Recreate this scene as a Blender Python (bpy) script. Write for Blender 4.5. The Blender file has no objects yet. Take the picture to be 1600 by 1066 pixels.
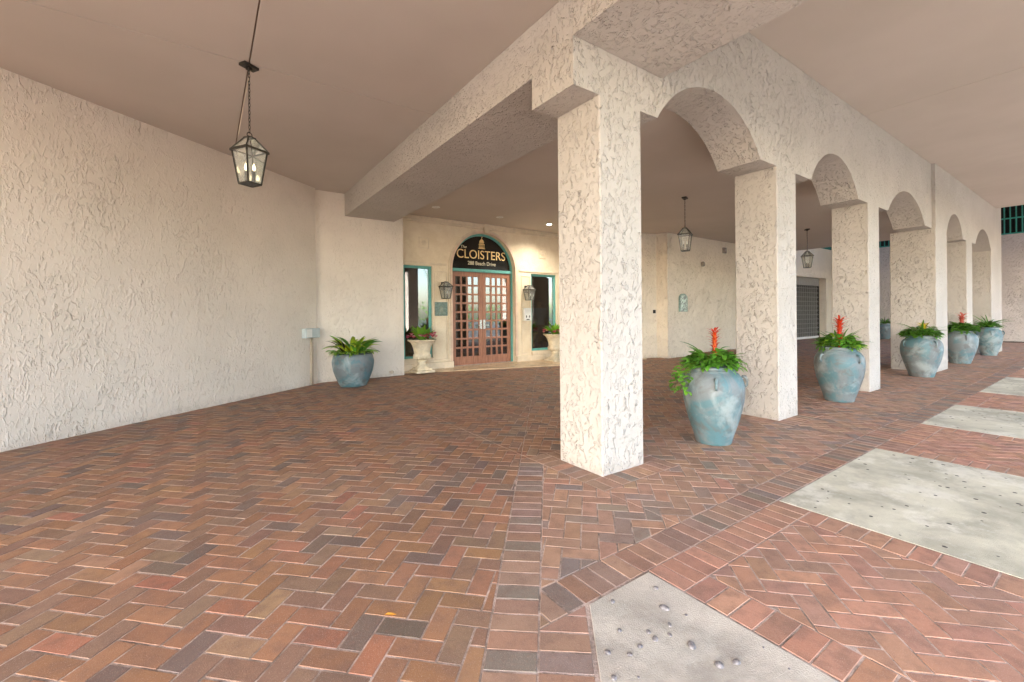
import bpy, math, random
import numpy as np
from mathutils import Vector, Matrix
random.seed(7)
rnd = random.random
def U(a, b): return a + (b - a) * random.random()
sc = bpy.context.scene
C = sc.collection
PI = math.pi

# ------------------------------------------------------------------ mesh helpers
class MB:
    def __init__(s): s.v = []; s.f = []; s.m = []; s.col = []; s.sm = []
    def add(s, vs, fs, mi=0, col=None, smooth=False):
        o = len(s.v); s.v += [tuple(p) for p in vs]
        for f in fs:
            s.f.append([o + i for i in f]); s.m.append(mi); s.col.append(col); s.sm.append(smooth)
        return s
    def box(s, x0, x1, y0, y1, z0, z1, mi=0):
        v = [(x0,y0,z0),(x1,y0,z0),(x1,y1,z0),(x0,y1,z0),(x0,y0,z1),(x1,y0,z1),(x1,y1,z1),(x0,y1,z1)]
        return s.add(v, [(0,3,2,1),(4,5,6,7),(0,1,5,4),(1,2,6,5),(2,3,7,6),(3,0,4,7)], mi)
    def prism(s, poly, z0, z1, mi=0):
        n = len(poly)
        v = [(x,y,z0) for x,y in poly] + [(x,y,z1) for x,y in poly]
        f = [list(range(n))[::-1], list(range(n, 2*n))] + [(i,(i+1)%n,n+(i+1)%n,n+i) for i in range(n)]
        return s.add(v, f, mi)
    def extr(s, poly, y0, y1, mi=0, smooth=False):      # polygon in x,z pushed along y (y0 front)
        n = len(poly)
        v = [(x,y0,z) for x,z in poly] + [(x,y1,z) for x,z in poly]
        s.add(v, [list(range(n)), list(range(n, 2*n))[::-1]], mi)
        return s.add(v, [((i+1)%n, i, n+i, n+(i+1)%n) for i in range(n)], mi, smooth=smooth)
    def lathe(s, prof, n=32, c=(0,0,0), mi=0, smooth=True):
        v = []; f = []
        for r, z in prof:
            for k in range(n):
                a = 2*PI*k/n; v.append((c[0]+r*math.cos(a), c[1]+r*math.sin(a), c[2]+z))
        for j in range(len(prof)-1):
            for k in range(n):
                k2 = (k+1) % n; f.append((j*n+k, j*n+k2, (j+1)*n+k2, (j+1)*n+k))
        return s.add(v, f, mi, smooth=smooth)
    def tube(s, pts, r, n=8, mi=0, cap=True):
        P = [Vector(p) for p in pts]; v = []; f = []
        for i, p in enumerate(P):
            t = (P[min(i+1, len(P)-1)] - P[max(i-1, 0)]).normalized()
            a = t.orthogonal().normalized() if i == 0 else (pa - t*pa.dot(t)).normalized()
            pa = a; b = t.cross(a); rr = r[i] if isinstance(r, (list, tuple)) else r
            for k in range(n):
                th = 2*PI*k/n; v.append(p + (a*math.cos(th) + b*math.sin(th))*rr)
        for i in range(len(P)-1):
            for k in range(n):
                k2 = (k+1) % n; f.append((i*n+k, i*n+k2, (i+1)*n+k2, (i+1)*n+k))
        if cap: f += [list(range(n))[::-1], [(len(P)-1)*n+k for k in range(n)]]
        return s.add(v, f, mi, smooth=n > 5)
    def bar(s, a, b, w, mi=0, h=None):                 # square bar between two points
        a = Vector(a); b = Vector(b); t = (b-a).normalized()
        up = Vector((0,0,1)) if abs(t.z) < .9 else Vector((1,0,0))
        x = t.cross(up).normalized()*w/2; y = t.cross(x).normalized()*(h or w)/2
        v = [a-x-y, a+x-y, a+x+y, a-x+y, b-x-y, b+x-y, b+x+y, b-x+y]
        return s.add(v, [(0,3,2,1),(4,5,6,7),(0,1,5,4),(1,2,6,5),(2,3,7,6),(3,0,4,7)], mi)
    def ball(s, c, r, nu=10, nv=6, mi=0, sc3=(1,1,1)):
        v = []; f = []
        for j in range(nv+1):
            ph = PI*j/nv
            for k in range(nu):
                a = 2*PI*k/nu
                v.append((c[0]+r*sc3[0]*math.sin(ph)*math.cos(a), c[1]+r*sc3[1]*math.sin(ph)*math.sin(a), c[2]+r*sc3[2]*math.cos(ph)))
        for j in range(nv):
            for k in range(nu):
                k2 = (k+1) % nu; f.append((j*nu+k, (j+1)*nu+k, (j+1)*nu+k2, j*nu+k2))
        return s.add(v, f, mi, smooth=True)
    def build(s, name, mats, parent=None, world=False, bevel=0, label=None, nseg=2):
        me = bpy.data.meshes.new(name)
        v = s.v
        if parent is not None and world:
            L = parent.location; v = [(p[0]-L[0], p[1]-L[1], p[2]-L[2]) for p in v]
        me.from_pydata(v, [], s.f)
        for m in (mats if isinstance(mats, (list, tuple)) else [mats]): me.materials.append(m)
        me.polygons.foreach_set('material_index', s.m)
        me.polygons.foreach_set('use_smooth', s.sm)
        if any(c is not None for c in s.col):
            at = me.attributes.new('tint', 'FLOAT_COLOR', 'FACE')
            at.data.foreach_set('color', np.array([(c if c is not None else (.5,.5,.5)) + (1,) if len(c or (1,1,1)) == 3 else c for c in s.col], dtype=np.float32).ravel())
        me.update()
        o = bpy.data.objects.new(name, me); C.objects.link(o)
        if parent is not None: o.parent = parent
        if bevel:
            b = o.modifiers.new('bevel', 'BEVEL'); b.width = bevel; b.segments = nseg; b.limit_method = 'ANGLE'; b.angle_limit = math.radians(40)
        if label: o['label'] = label
        return o

def tag(o, label, cat, group=None):
    o['label'] = label; o['category'] = cat
    if group: o['group'] = group
    return o
def thing(name, label, cat, loc=(0,0,0), rz=0, group=None):
    o = bpy.data.objects.new(name, None); C.objects.link(o)
    o.location = loc; o.rotation_euler = (0,0,rz); o.empty_display_size = .2
    return tag(o, label, cat, group)
def struct(o, kind='structure'):
    o['kind'] = kind; return o
def dup(root, loc, label, rz=None, group=None, scale=None):
    r = root.copy(); C.objects.link(r); r.location = loc; r['label'] = label
    if rz is not None: r.rotation_euler = (0,0,rz)
    if group: r['group'] = group
    if scale: r.scale = scale
    def kids(a, b):
        for ch in [o for o in bpy.data.objects if o.parent == a and o.name in C.objects]:
            c = ch.copy(); C.objects.link(c); c.parent = b; kids(ch, c)
    kids(root, r)
    return r

# ------------------------------------------------------------------ materials
def srgb(r, g, b):
    f = lambda c: (c/255/12.92) if c/255 <= .04045 else ((c/255+.055)/1.055)**2.4
    return (f(r), f(g), f(b))
class NT:
    def __init__(s, name):
        s.mat = bpy.data.materials.new(name); s.mat.use_nodes = True
        s.t = s.mat.node_tree; s.N = s.t.nodes; s.L = s.t.links
        s.bsdf = s.N['Principled BSDF']; s.out = s.N['Material Output']
    def n(s, typ, ins=None, **kw):
        nd = s.N.new(typ)
        for k, v in kw.items(): setattr(nd, k, v)
        for k, v in (ins or {}).items():
            if isinstance(v, bpy.types.NodeSocket): s.L.new(v, nd.inputs[k])
            else: nd.inputs[k].default_value = v
        return nd
    def pos(s): return s.n('ShaderNodeNewGeometry').outputs['Position']
    def obj(s): return s.n('ShaderNodeTexCoord').outputs['Object']
    def noise(s, vec, scale, detail=2, rough=.5, dist=0, out='Fac'):
        return s.n('ShaderNodeTexNoise', {'Vector': vec, 'Scale': scale, 'Detail': detail, 'Roughness': rough, 'Distortion': dist}).outputs[out]
    def m(s, op, a, b=0.0, c=None):
        nd = s.N.new('ShaderNodeMath'); nd.operation = op
        for i, x in enumerate((a, b) if c is None else (a, b, c)):
            if isinstance(x, bpy.types.NodeSocket): s.L.new(x, nd.inputs[i])
            else: nd.inputs[i].default_value = x
        return nd.outputs[0]
    def ramp(s, x, a, b, lo=0.0, hi=1.0, mode='SMOOTHSTEP'):
        nd = s.n('ShaderNodeMapRange', interpolation_type=mode)
        s.L.new(x, nd.inputs[0])
        for i, v in zip((1,2,3,4), (a,b,lo,hi)): nd.inputs[i].default_value = v
        return nd.outputs[0]
    def mix(s, f, a, b, mode='MIX'):
        nd = s.N.new('ShaderNodeMix'); nd.data_type = 'RGBA'; nd.blend_type = mode
        for i, x in ((0, f), (6, a), (7, b)):
            if isinstance(x, bpy.types.NodeSocket): s.L.new(x, nd.inputs[i])
            else: nd.inputs[i].default_value = x if i == 0 else (*x, 1)
        return nd.outputs[2]
    def bump(s, h, dist, strength=1.0, normal=None):
        ins = {'Height': h, 'Distance': dist, 'Strength': strength}
        if normal is not None: ins['Normal'] = normal
        return s.n('ShaderNodeBump', ins).outputs['Normal']
    def fin(s, color=None, rough=None, normal=None, metal=None, spec=None):
        for k, v in (('Base Color', color), ('Roughness', rough), ('Normal', normal), ('Metallic', metal), ('Specular IOR Level', spec)):
            if v is None: continue
            if isinstance(v, bpy.types.NodeSocket): s.L.new(v, s.bsdf.inputs[k])
            else: s.bsdf.inputs[k].default_value = (*v, 1) if isinstance(v, tuple) else v
        return s.mat

def flat(name, col, rough=.6, metal=0, spec=.4, nz=.06, scale=12):
    t = NT(name); p = t.obj()
    f = t.noise(p, scale, 4, .6)
    dark = tuple(c*(1-nz*2.2) for c in col); lite = tuple(min(1, c*(1+nz*2.2)) for c in col)
    return t.fin(t.mix(t.ramp(f, .3, .7), dark, lite), t.ramp(t.noise(p, scale*3, 2), .3, .7, max(.02, rough-.08), min(1, rough+.08)), metal=metal, spec=spec)

def stucco(name, col, scale=1.0, dist=.014, strength=1.0, stretch=(1,1,1), off=(0,0,0), cover=.5, ridge=1.0, lip_shade=.0, grain=1.0):
    t = NT(name); p = t.pos()
    mp = t.n('ShaderNodeMapping', {'Vector': p, 'Location': off, 'Scale': stretch}).outputs[0]
    w = t.noise(mp, 9*scale, 3, .6, out='Color')
    ws = t.n('ShaderNodeVectorMath', {0: w, 1: (.5,.5,.5)}, operation='SUBTRACT').outputs[0]
    wv = t.n('ShaderNodeVectorMath', {0: ws, 3: .10/scale}, operation='SCALE').outputs[0]
    q = t.n('ShaderNodeVectorMath', {0: mp, 1: wv}, operation='ADD').outputs[0]
    def layer(loc, sc_, wd, msc):
        # crooked lips: one-sided steps that rise sharply and die away softly, kept only in short lengths
        ql = t.n('ShaderNodeMapping', {'Vector': q, 'Location': loc}).outputs[0]
        a = t.noise(ql, sc_*scale, 1.5, .5, .4)
        step = t.m('MULTIPLY', t.ramp(a, .5, .5+wd), t.ramp(a, .5+wd*1.1, .5+wd*4.2, 1, 0))
        k = t.ramp(t.noise(ql, msc*scale, 1, .5), cover, cover+.09)
        line = t.ramp(t.m('ABSOLUTE', t.m('SUBTRACT', a, .5)), 0, wd*.6, 1, 0)
        return t.m('MULTIPLY', step, k), t.m('MULTIPLY', line, k)
    h1, l1 = layer((5.3,1.7,9.1), 8, .034, 13)
    h2, l2 = layer((1.3,7.7,3.1), 13, .055, 17)
    h3, l3 = layer((9.9,4.2,6.6), 20, .085, 22)
    h = t.m('ADD', t.m('ADD', h1, t.m('MULTIPLY', h2, .75*ridge)), t.m('MULTIPLY', h3, .5*ridge))
    flatten = t.noise(mp, 5*scale, 2, .5)
    h = t.m('ADD', h, t.m('MULTIPLY', t.ramp(flatten, .35, .65), .35))
    h = t.m('ADD', h, t.m('MULTIPLY', t.noise(p, 60, 3, .6), .10*grain)); h = t.m('ADD', h, t.m('MULTIPLY', t.noise(p, 260, 2, .6), .03*grain))
    h = t.m('MULTIPLY', h, t.ramp(t.noise(p, 1.7, 2, .6), .3, .7, .45, 1.25))
    nrm = t.bump(h, dist, strength)
    big = t.noise(p, .9, 3, .6)
    c1 = tuple(x*.94 for x in col); c2 = (min(1, col[0]*1.03), min(1, col[1]*1.03), min(1, col[2]*1.04))
    cc = t.mix(t.ramp(big, .35, .65), c1, c2)
    # shade under the lips, put into the colour as dark strokes
    lip = t.m('MINIMUM', t.m('ADD', l1, t.m('ADD', t.m('MULTIPLY', l2, .8), t.m('MULTIPLY', l3, .6))), 1.0)
    cc = t.mix(t.m('MULTIPLY', lip, lip_shade), cc, (col[0]*.36, col[1]*.33, col[2]*.32))
    cc = t.mix(t.m('MULTIPLY', t.ramp(t.noise(p, 26, 4, .7), .56, .75), .10), cc, tuple(x*.75 for x in col))
    # splash grime at the foot of the wall
    zz = t.n('ShaderNodeSeparateXYZ', {0: p}).outputs[2]
    foot = t.m('MULTIPLY', t.ramp(t.m('ADD', zz, t.m('MULTIPLY', t.noise(p, 6, 4, .7), .22)), .10, .24, 1, 0), t.ramp(t.noise(p, 14, 4, .7), .35, .65, .25, 1))
    cc = t.mix(t.m('MULTIPLY', foot, .38), cc, (.27,.21,.165))
    return t.fin(cc, .82, nrm, spec=.25)

ST = (.70, .575, .47)
M = {}
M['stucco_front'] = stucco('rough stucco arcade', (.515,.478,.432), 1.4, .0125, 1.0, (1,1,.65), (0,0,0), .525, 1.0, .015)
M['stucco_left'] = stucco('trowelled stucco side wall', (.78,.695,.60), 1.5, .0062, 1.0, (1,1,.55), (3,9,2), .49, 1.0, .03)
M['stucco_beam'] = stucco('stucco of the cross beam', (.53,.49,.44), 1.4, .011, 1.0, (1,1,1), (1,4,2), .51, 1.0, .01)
M['stucco_far'] = stucco('fine stucco far wall', (.85,.76,.63), 1.1, .021, 1.0, (1,1,.6), (7,2,5), .50, 1.0, .07)
M['stucco_end'] = stucco('stucco end wall', (.58,.52,.48), .9, .024, 1.0, (1,1,1), (2,2,5), .50, 1.0, .1)

def ceiling_mat():
    t = NT('painted ceiling board'); p = t.pos()
    c = t.mix(t.ramp(t.noise(p, .45, 3, .6), .35, .65), (.525,.47,.415), (.57,.51,.455))
    c = t.mix(t.m('MULTIPLY', t.ramp(t.noise(p, 3, 5, .7), .5, .8), .12), c, (.44,.39,.345))
    h = t.m('ADD', t.noise(p, 140, 2, .6), t.m('MULTIPLY', t.noise(p, 1.1, 2), 2.0))
    return t.fin(c, .75, t.bump(h, .0020, .8), spec=.25)
M['ceiling'] = ceiling_mat()
M['groove'] = flat('ceiling joint strip', (.30,.22,.17), .8, nz=.03)

def brick_mat():
    t = NT('clay pavers'); p = t.pos()
    at = t.n('ShaderNodeAttribute', attribute_name='tint').outputs['Color']
    n1 = t.noise(p, 9, 4, .65); n2 = t.noise(p, 60, 4, .7); n3 = t.noise(p, 330, 2, .6)
    c = t.mix(t.m('MULTIPLY', t.ramp(n1, .42, .68), .5), at, (.17,.105,.08))
    c = t.mix(t.m('MULTIPLY', t.ramp(n2, .5, .75), .35), c, (.36,.19,.125))
    c = t.mix(t.m('MULTIPLY', t.ramp(n3, .60, .70), .6), c, (.60,.48,.42))
    c = t.mix(t.m('MULTIPLY', t.ramp(n3, .36, .28), .45), c, (.05,.035,.03))
    dust = t.ramp(t.noise(p, .55, 4, .6), .52, .78)
    c = t.mix(t.m('MULTIPLY', dust, .30), c, (.38,.27,.2))
    h = t.m('ADD', t.m('MULTIPLY', n2, .6), t.m('MULTIPLY', n3, .35))
    r = t.ramp(n1, .3, .7, .52, .75)
    return t.fin(c, r, t.bump(h, .003, .7), spec=.35)
M['brick'] = brick_mat()
def mortar_mat():
    t = NT('sand jointing'); p = t.pos()
    n1 = t.noise(p, 7, 4, .7); n2 = t.noise(p, 90, 3, .7)
    c = t.mix(t.ramp(n1, .35, .68), (.22,.17,.14), (.56,.44,.375))
    c = t.mix(t.m('MULTIPLY', t.ramp(n2, .52, .7), .5), c, (.10,.075,.06))
    return t.fin(c, .9, t.bump(n2, .004, .8), spec=.1)
M['mortar'] = mortar_mat()
def concrete_mat(name, base, pits, pale=.55):
    t = NT(name); p = t.pos()
    n1 = t.noise(p, 1.6, 5, .65, .4); n2 = t.noise(p, 12, 5, .7); n3 = t.noise(p, 150, 3, .7)
    c = t.mix(t.ramp(n1, .36, .62), tuple(x*.62 for x in base), base)
    c = t.mix(t.m('MULTIPLY', t.ramp(t.noise(p, 2.3, 6, .75), .50, .62), pale), c, (.74,.71,.62))
    c = t.mix(t.m('MULTIPLY', t.ramp(n2, .45, .75), .35), c, tuple(x*.6 for x in base))
    c = t.mix(t.m('MULTIPLY', t.ramp(n3, .6, .72), .35), c, (.7,.65,.58))
    h = t.m('ADD', t.m('MULTIPLY', n2, .5), n3)
    if pits:
        v = t.n('ShaderNodeTexVoronoi', {'Vector': p, 'Scale': 8.0, 'Randomness': 1.0}, voronoi_dimensions='2D')
        big = t.ramp(t.n('ShaderNodeSeparateColor', {0: v.outputs['Color']}).outputs[0], .30, 1.0, 0.0, .12, 'LINEAR')
        d = t.m('ADD', v.outputs['Distance'], t.m('MULTIPLY', t.noise(p, 60, 2), .05))
        k = t.m('LESS_THAN', d, t.m('ADD', big, .012))
        k = t.m('MULTIPLY', k, t.m('GREATER_THAN', big, .035))
        c = t.mix(k, c, (.07,.065,.06)); h = t.m('SUBTRACT', h, t.m('MULTIPLY', k, 4.0))
    return t.fin(c, .8, t.bump(h, .0035, .9), spec=.25)
M['slab'] = concrete_mat('pitted concrete', (.60,.57,.45), True)
M['slab_near'] = concrete_mat('weathered concrete', (.54,.49,.42), False, .25)
M['road'] = concrete_mat('road surface', (.17,.168,.16), False)
M['asphalt'] = flat('asphalt', (.11,.108,.105), .85, nz=.1)
def teal_pot(name, a, b, c3):
    t = NT(name); p = t.obj()
    info = t.n('ShaderNodeObjectInfo').outputs['Random']
    off = t.n('ShaderNodeCombineXYZ', {0: t.m('MULTIPLY', info, 31.0), 1: t.m('MULTIPLY', info, 17.0), 2: info}).outputs[0]
    q = t.n('ShaderNodeVectorMath', {0: p, 1: off}, operation='ADD').outputs[0]
    n1 = t.noise(q, 2.6, 4, .6, 1.2); n2 = t.noise(q, 4.2, 5, .65, .8); n3 = t.noise(q, 40, 4, .7)
    c = t.mix(t.ramp(n1, .40, .60), a, b)
    c = t.mix(t.m('MULTIPLY', t.ramp(n2, .50, .66), .8), c, c3)
    c = t.mix(t.m('MULTIPLY', t.ramp(t.noise(q, 3.3, 5, .6, .5), .48, .66), .7), c, (.31,.36,.36))
    c = t.mix(t.m('MULTIPLY', t.ramp(n3, .5, .8), .3), c, (.09,.10,.095))
    return t.fin(c, t.ramp(n2, .3, .7, .42, .62), t.bump(t.m('ADD', n3, t.m('MULTIPLY', n2, 1.5)), .004, .5), spec=.45)
M['pot'] = teal_pot('patinated glazed clay', (.16,.185,.195), (.085,.175,.20), (.125,.12,.115))
M['castone'] = flat('cast stone', (.70,.61,.45), .8, nz=.07, scale=8)
def entrance_mat():
    t = NT('cream render'); p = t.pos()
    c = t.mix(t.ramp(t.noise(p, 2.5, 5, .7), .35, .65), (.76,.64,.47), (.84,.73,.56))
    c = t.mix(t.m('MULTIPLY', t.ramp(t.noise(p, 18, 4, .7), .5, .75), .25), c, (.66,.53,.37))
    h = t.m('ADD', t.ramp(t.noise(p, 38, 4, .65), .4, .6), t.noise(p, 120, 2))
    return t.fin(c, .8, t.bump(h, .0035, .7), spec=.25)
M['cream'] = entrance_mat()
M['trim'] = flat('smooth cream trim', (.73,.62,.47), .65, nz=.04, scale=6)
M['pink_trim'] = flat('blush arch moulding', (.70,.53,.41), .6, nz=.04, scale=6)
M['teal'] = flat('teal painted metal', (.13,.39,.36), .45, nz=.05)
M['green_bar'] = flat('green painted bars', (.05,.30,.23), .5, nz=.06)
def wood():
    t = NT('mahogany door timber'); p = t.obj()
    q = t.n('ShaderNodeMapping', {'Vector': p, 'Scale': (14, 14, 1.2)}).outputs[0]
    c = t.mix(t.ramp(t.noise(q, 3, 5, .65, .6), .35, .65), (.25,.105,.06), (.39,.18,.11))
    return t.fin(c, .35, t.bump(t.noise(q, 10, 3), .001, .4), spec=.5)
M['wood'] = wood()
M['bronze'] = flat('dark bronze metal', (.055,.05,.042), .45, .55, .5, nz=.12, scale=20)
M['iron'] = flat('black iron', (.02,.019,.018), .5, .4, .5, nz=.1)
M['steel'] = flat('brushed steel', (.62,.60,.57), .3, .9, .5, nz=.04)
M['white'] = flat('white enamel', (.80,.80,.77), .4, nz=.02)
M['greybox'] = flat('pale grey plastic box', (.50,.56,.56), .45, nz=.03)
M['conduit'] = flat('painted conduit', (.60,.49,.37), .6, nz=.04)
M['dark'] = flat('dark interior', (.03,.027,.024), .85, nz=.1)
M['soil'] = flat('potting soil', (.035,.024,.016), .95, nz=.3, scale=60)
M['gold'] = flat('gold lettering', (.86,.63,.29), .45, .2, .5, nz=.02)
M['creamletter'] = flat('cream lettering', (.85,.78,.58), .5, nz=.02)
M['fanglass'] = flat('black sign panel', (.013,.011,.009), .10, 0, .6, nz=.1)
M['plaque'] = flat('verdigris bronze', (.17,.24,.21), .5, .3, .5, nz=.16, scale=30)
M['shutter'] = flat('galvanised slats', (.12,.12,.115), .5, .3, .5, nz=.08)
M['shutter_rod'] = flat('light shutter rods', (.34,.34,.33), .5, .3, .5, nz=.05)
M['tile'] = flat('sandstone landing', (.56,.42,.27), .35, nz=.09, scale=3)
M['candle'] = flat('candle sleeve', (.55,.52,.45), .5, nz=.03)
M['leaf_dry'] = flat('dry yellow leaf', (.55,.24,.03), .6, nz=.1, scale=60)
M['pebble'] = flat('grey pebble', (.20,.185,.19), .35, nz=.25, scale=40)
def emis(name, col, s):
    t = NT(name); t.bsdf.inputs['Emission Color'].default_value = (*col, 1); t.bsdf.inputs['Emission Strength'].default_value = s
    return t.fin(col, .4)
M['bulb'] = emis('lit flame bulb', (1,.80,.45), .5)
M['lamp_on'] = emis('lit downlight lens', (1,.93,.8), 6)
M['bulb_off'] = flat('frosted bulb', (.75,.74,.70), .3, nz=.02)
def glass(name, tint, rough=.0, k=1.9, milk=0):
    t = NT(name)
    fr = t.n('ShaderNodeFresnel', {'IOR': 1.5}).outputs[0]
    fac = t.m('MINIMUM', t.m('ADD', t.m('MULTIPLY', fr, k), 0.01), 1.0)
    tr = t.n('ShaderNodeBsdfTransparent', {'Color': (*tint, 1)}).outputs[0]
    gl = t.n('ShaderNodeBsdfGlossy', {'Color': (1,1,1,1), 'Roughness': rough}).outputs[0]
    mx = t.n('ShaderNodeMixShader', {0: fac, 1: tr, 2: gl}).outputs[0]
    if milk: mx = t.n('ShaderNodeMixShader', {0: milk, 1: mx, 2: t.n('ShaderNodeBsdfDiffuse', {'Color': (.75,.76,.72,1)}).outputs[0]}).outputs[0]
    t.L.new(mx, t.out.inputs['Surface']); return t.mat
M['lglass'] = glass('lantern glass', (.90,.92,.90), .12, 1.0, .22)
M['window'] = glass('dark window glass', (.66,.68,.67), k=3.2)
M['doorglass'] = glass('door glass', (.62,.60,.57), k=3.0)
def leafmat(name, rough=.38):
    t = NT(name); at = t.n('ShaderNodeAttribute', attribute_name='tint').outputs['Color']
    c = t.mix(t.m('MULTIPLY', t.ramp(t.noise(t.obj(), 45, 3), .5, .7), .3), at, (.03,.08,.015))
    t.fin(c, rough, spec=.5)
    tr = t.n('ShaderNodeBsdfTranslucent', {'Color': at}).outputs[0]
    mx = t.n('ShaderNodeMixShader', {0: .22, 1: t.bsdf.outputs[0], 2: tr}).outputs[0]
    t.L.new(mx, t.out.inputs['Surface']); return t.mat
M['leaf'] = leafmat('glossy leaves'); M['petal'] = leafmat('flower bracts', .5)
M['bark'] = flat('grey palm bark', (.26,.22,.18), .9, nz=.2, scale=9)

# ------------------------------------------------------------------ brick paving
J = .0029
def clip(poly, a, b, c):            # keep a*x+b*y <= c
    out = []; n = len(poly)
    for i in range(n):
        p, q = poly[i], poly[(i+1) % n]
        dp = a*p[0]+b*p[1]-c; dq = a*q[0]+b*q[1]-c
        if dp <= 0: out.append(p)
        if dp*dq < 0:
            t = dp/(dp-dq); out.append((p[0]+(q[0]-p[0])*t, p[1]+(q[1]-p[1])*t))
    return out
def area(P): return .5*sum(P[i][0]*P[(i+1) % len(P)][1]-P[(i+1) % len(P)][0]*P[i][1] for i in range(len(P)))
def inset(P, d):
    Q = P
    n = len(P)
    for i in range(n):
        p, q = P[i], P[(i+1) % n]; ex, ey = q[0]-p[0], q[1]-p[1]; l = math.hypot(ex, ey)
        if l < 1e-6: continue
        nx, ny = ey/l, -ex/l         # outward for ccw
        Q = clip(Q, nx, ny, nx*p[0]+ny*p[1]-d)
        if len(Q) < 3: return []
    return Q
def rect_hp(x0, x1, y0, y1): return [(1,0,x1), (-1,0,-x0), (0,1,y1), (0,-1,-y0)]
PAL = {
 'L': [((.315,.158,.09),4),((.335,.172,.092),4),((.17,.122,.10),2.0),((.24,.142,.095),3.2),((.36,.15,.09),.6),((.28,.175,.115),2.6),((.36,.21,.125),.8)],
 'A': [((.37,.22,.145),4),((.40,.23,.15),3),((.27,.195,.155),2.2),((.32,.195,.135),3),((.22,.175,.15),.9),((.40,.215,.145),1.3)],
 'O': [((.41,.215,.145),4),((.385,.205,.14),3),((.365,.20,.14),3),((.43,.225,.145),2),((.31,.18,.135),1.1)],
 'C': [((.35,.215,.15),3),((.235,.185,.155),3),((.29,.19,.145),3),((.37,.215,.145),2),((.18,.155,.14),1.3),((.33,.175,.12),1)],
}
def pick(pal):
    P = PAL[pal]; s = sum(w for _, w in P); r = rnd()*s
    for c, w in P:
        r -= w
        if r <= 0: break
    k = U(.76, 1.04) if pal in 'LC' else U(.86, 1.12)
    return (c[0]*k*U(.96,1.04), c[1]*k*U(.95,1.05), c[2]*k*U(.94,1.06))
bricks = MB()
WN = (.6193, -.78515); WC = -5.700   # left wall line: n.p = WC, the room lies n.p > WC
def put(poly, pal, inc, holes):
    if area(poly) < 0: poly = poly[::-1]
    for h in inc:
        poly = clip(poly, *h)
        if len(poly) < 3: return
    pieces = [poly]
    for hole in holes:
        cx = [p[0] for p in poly]; cy = [p[1] for p in poly]
        nxt = []
        for P in pieces:
            rest = P
            for (a, b, c) in hole:
                o = clip(rest, -a, -b, -c)
                if len(o) >= 3 and abs(area(o)) > 1e-5: nxt.append(o)
                rest = clip(rest, a, b, c)
                if len(rest) < 3: break
        pieces = nxt
    col = pick(pal); dz = U(-.0008, .0008); tx, ty = U(-.006,.006), U(-.006,.006)
    for P in pieces:
        # drop doubled points
        Q = [p for i, p in enumerate(P) if math.hypot(p[0]-P[i-1][0], p[1]-P[i-1][1]) > 1e-4]
        if len(Q) < 3: continue
        j = J*U(.75,1.25)
        lo = inset(Q, j)
        if len(lo) < 3 or area(lo) < .0006: continue
        hi = inset(lo, .0032)
        if len(hi) < 3: continue
        mx = sum(p[0] for p in hi)/len(hi); my = sum(p[1] for p in hi)/len(hi)
        z = lambda p, h: h + dz + (p[0]-mx)*tx + (p[1]-my)*ty
        v = [(p[0], p[1], z(p, 0)) for p in hi]; n = len(hi)
        f = [list(range(n))]
        if len(lo) == n:
            v += [(p[0], p[1], z(p, -.0045)) for p in lo]
            f += [(n+i, n+(i+1) % n, (i+1) % n, i) for i in range(n)]
        bricks.add(v, f, 0, col)
S = .1008; R2 = math.sqrt(.5)
def herring(p0, q0, hand, pal, bb, inc, holes=()):
    # p = (x+y)/sqrt2, q = (x-y)/sqrt2 ; bb = x0,x1,y0,y1
    x0, x1, y0, y1 = bb
    cs = [((x+y)*R2, (x-y)*R2) for x in (x0, x1) for y in (y0, y1)]
    pa = int((min(c[0] for c in cs)-p0)/S)-2; pb = int((max(c[0] for c in cs)-p0)/S)+2
    qa = int((min(c[1] for c in cs)-q0)/S)-2; qb = int((max(c[1] for c in cs)-q0)/S)+2
    for j in range(pa, pb):
        for i in range(qa, qb):
            if hand == 1:
                s = (i+j) % 4
                if s == 0: w, h = 1, 2
                elif s == 2: w, h = 2, 1
                else: continue
            else:
                s = (i-j) % 4
                if s == 0: w, h = 1, 2
                elif s == 1: w, h = 2, 1
                else: continue
            a, b = p0+j*S, q0+i*S
            pts = [(a, b), (a+h*S, b), (a+h*S, b+w*S), (a, b+w*S)]
            P = [((p+q)*R2, (p-q)*R2) for p, q in pts]
            mx = sum(t[0] for t in P)/4; my = sum(t[1] for t in P)/4
            if mx < x0-.2 or mx > x1+.2 or my < y0-.2 or my > y1+.2: continue
            put(P, pal, inc, holes)
def course(a, b, w, side, pal, inc=(), holes=()):
    # soldier row from a to b, bricks w deep to the given side
    L = math.hypot(b[0]-a[0], b[1]-a[1]); ux, uy = (b[0]-a[0])/L, (b[1]-a[1])/L
    nx, ny = -uy*side, ux*side; n = max(1, round(L/.1015)); st = L/n
    for k in range(n):
        s0, s1 = k*st, (k+1)*st
        P = [(a[0]+ux*s0, a[1]+uy*s0), (a[0]+ux*s1, a[1]+uy*s1), (a[0]+ux*s1+nx*w, a[1]+uy*s1+ny*w), (a[0]+ux*s0+nx*w, a[1]+uy*s0+ny*w)]
        put(P, pal, inc, holes)

BN = (.770, -.638)                     # band normal; n<-.681 left field, -.681..-.476 band 1, -.476..-.268 band 2
XC = [0.0, 3.02, 6.17]                 # free column positions
frames = [rect_hp(x-.205, x+.717, -.205, .717) for x in XC]
left_wall_hp = (-WN[0], -WN[1], -WC+.02)
fr1 = rect_hp(-.205, .717, -.205, .717)
seam = -4.775
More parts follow.
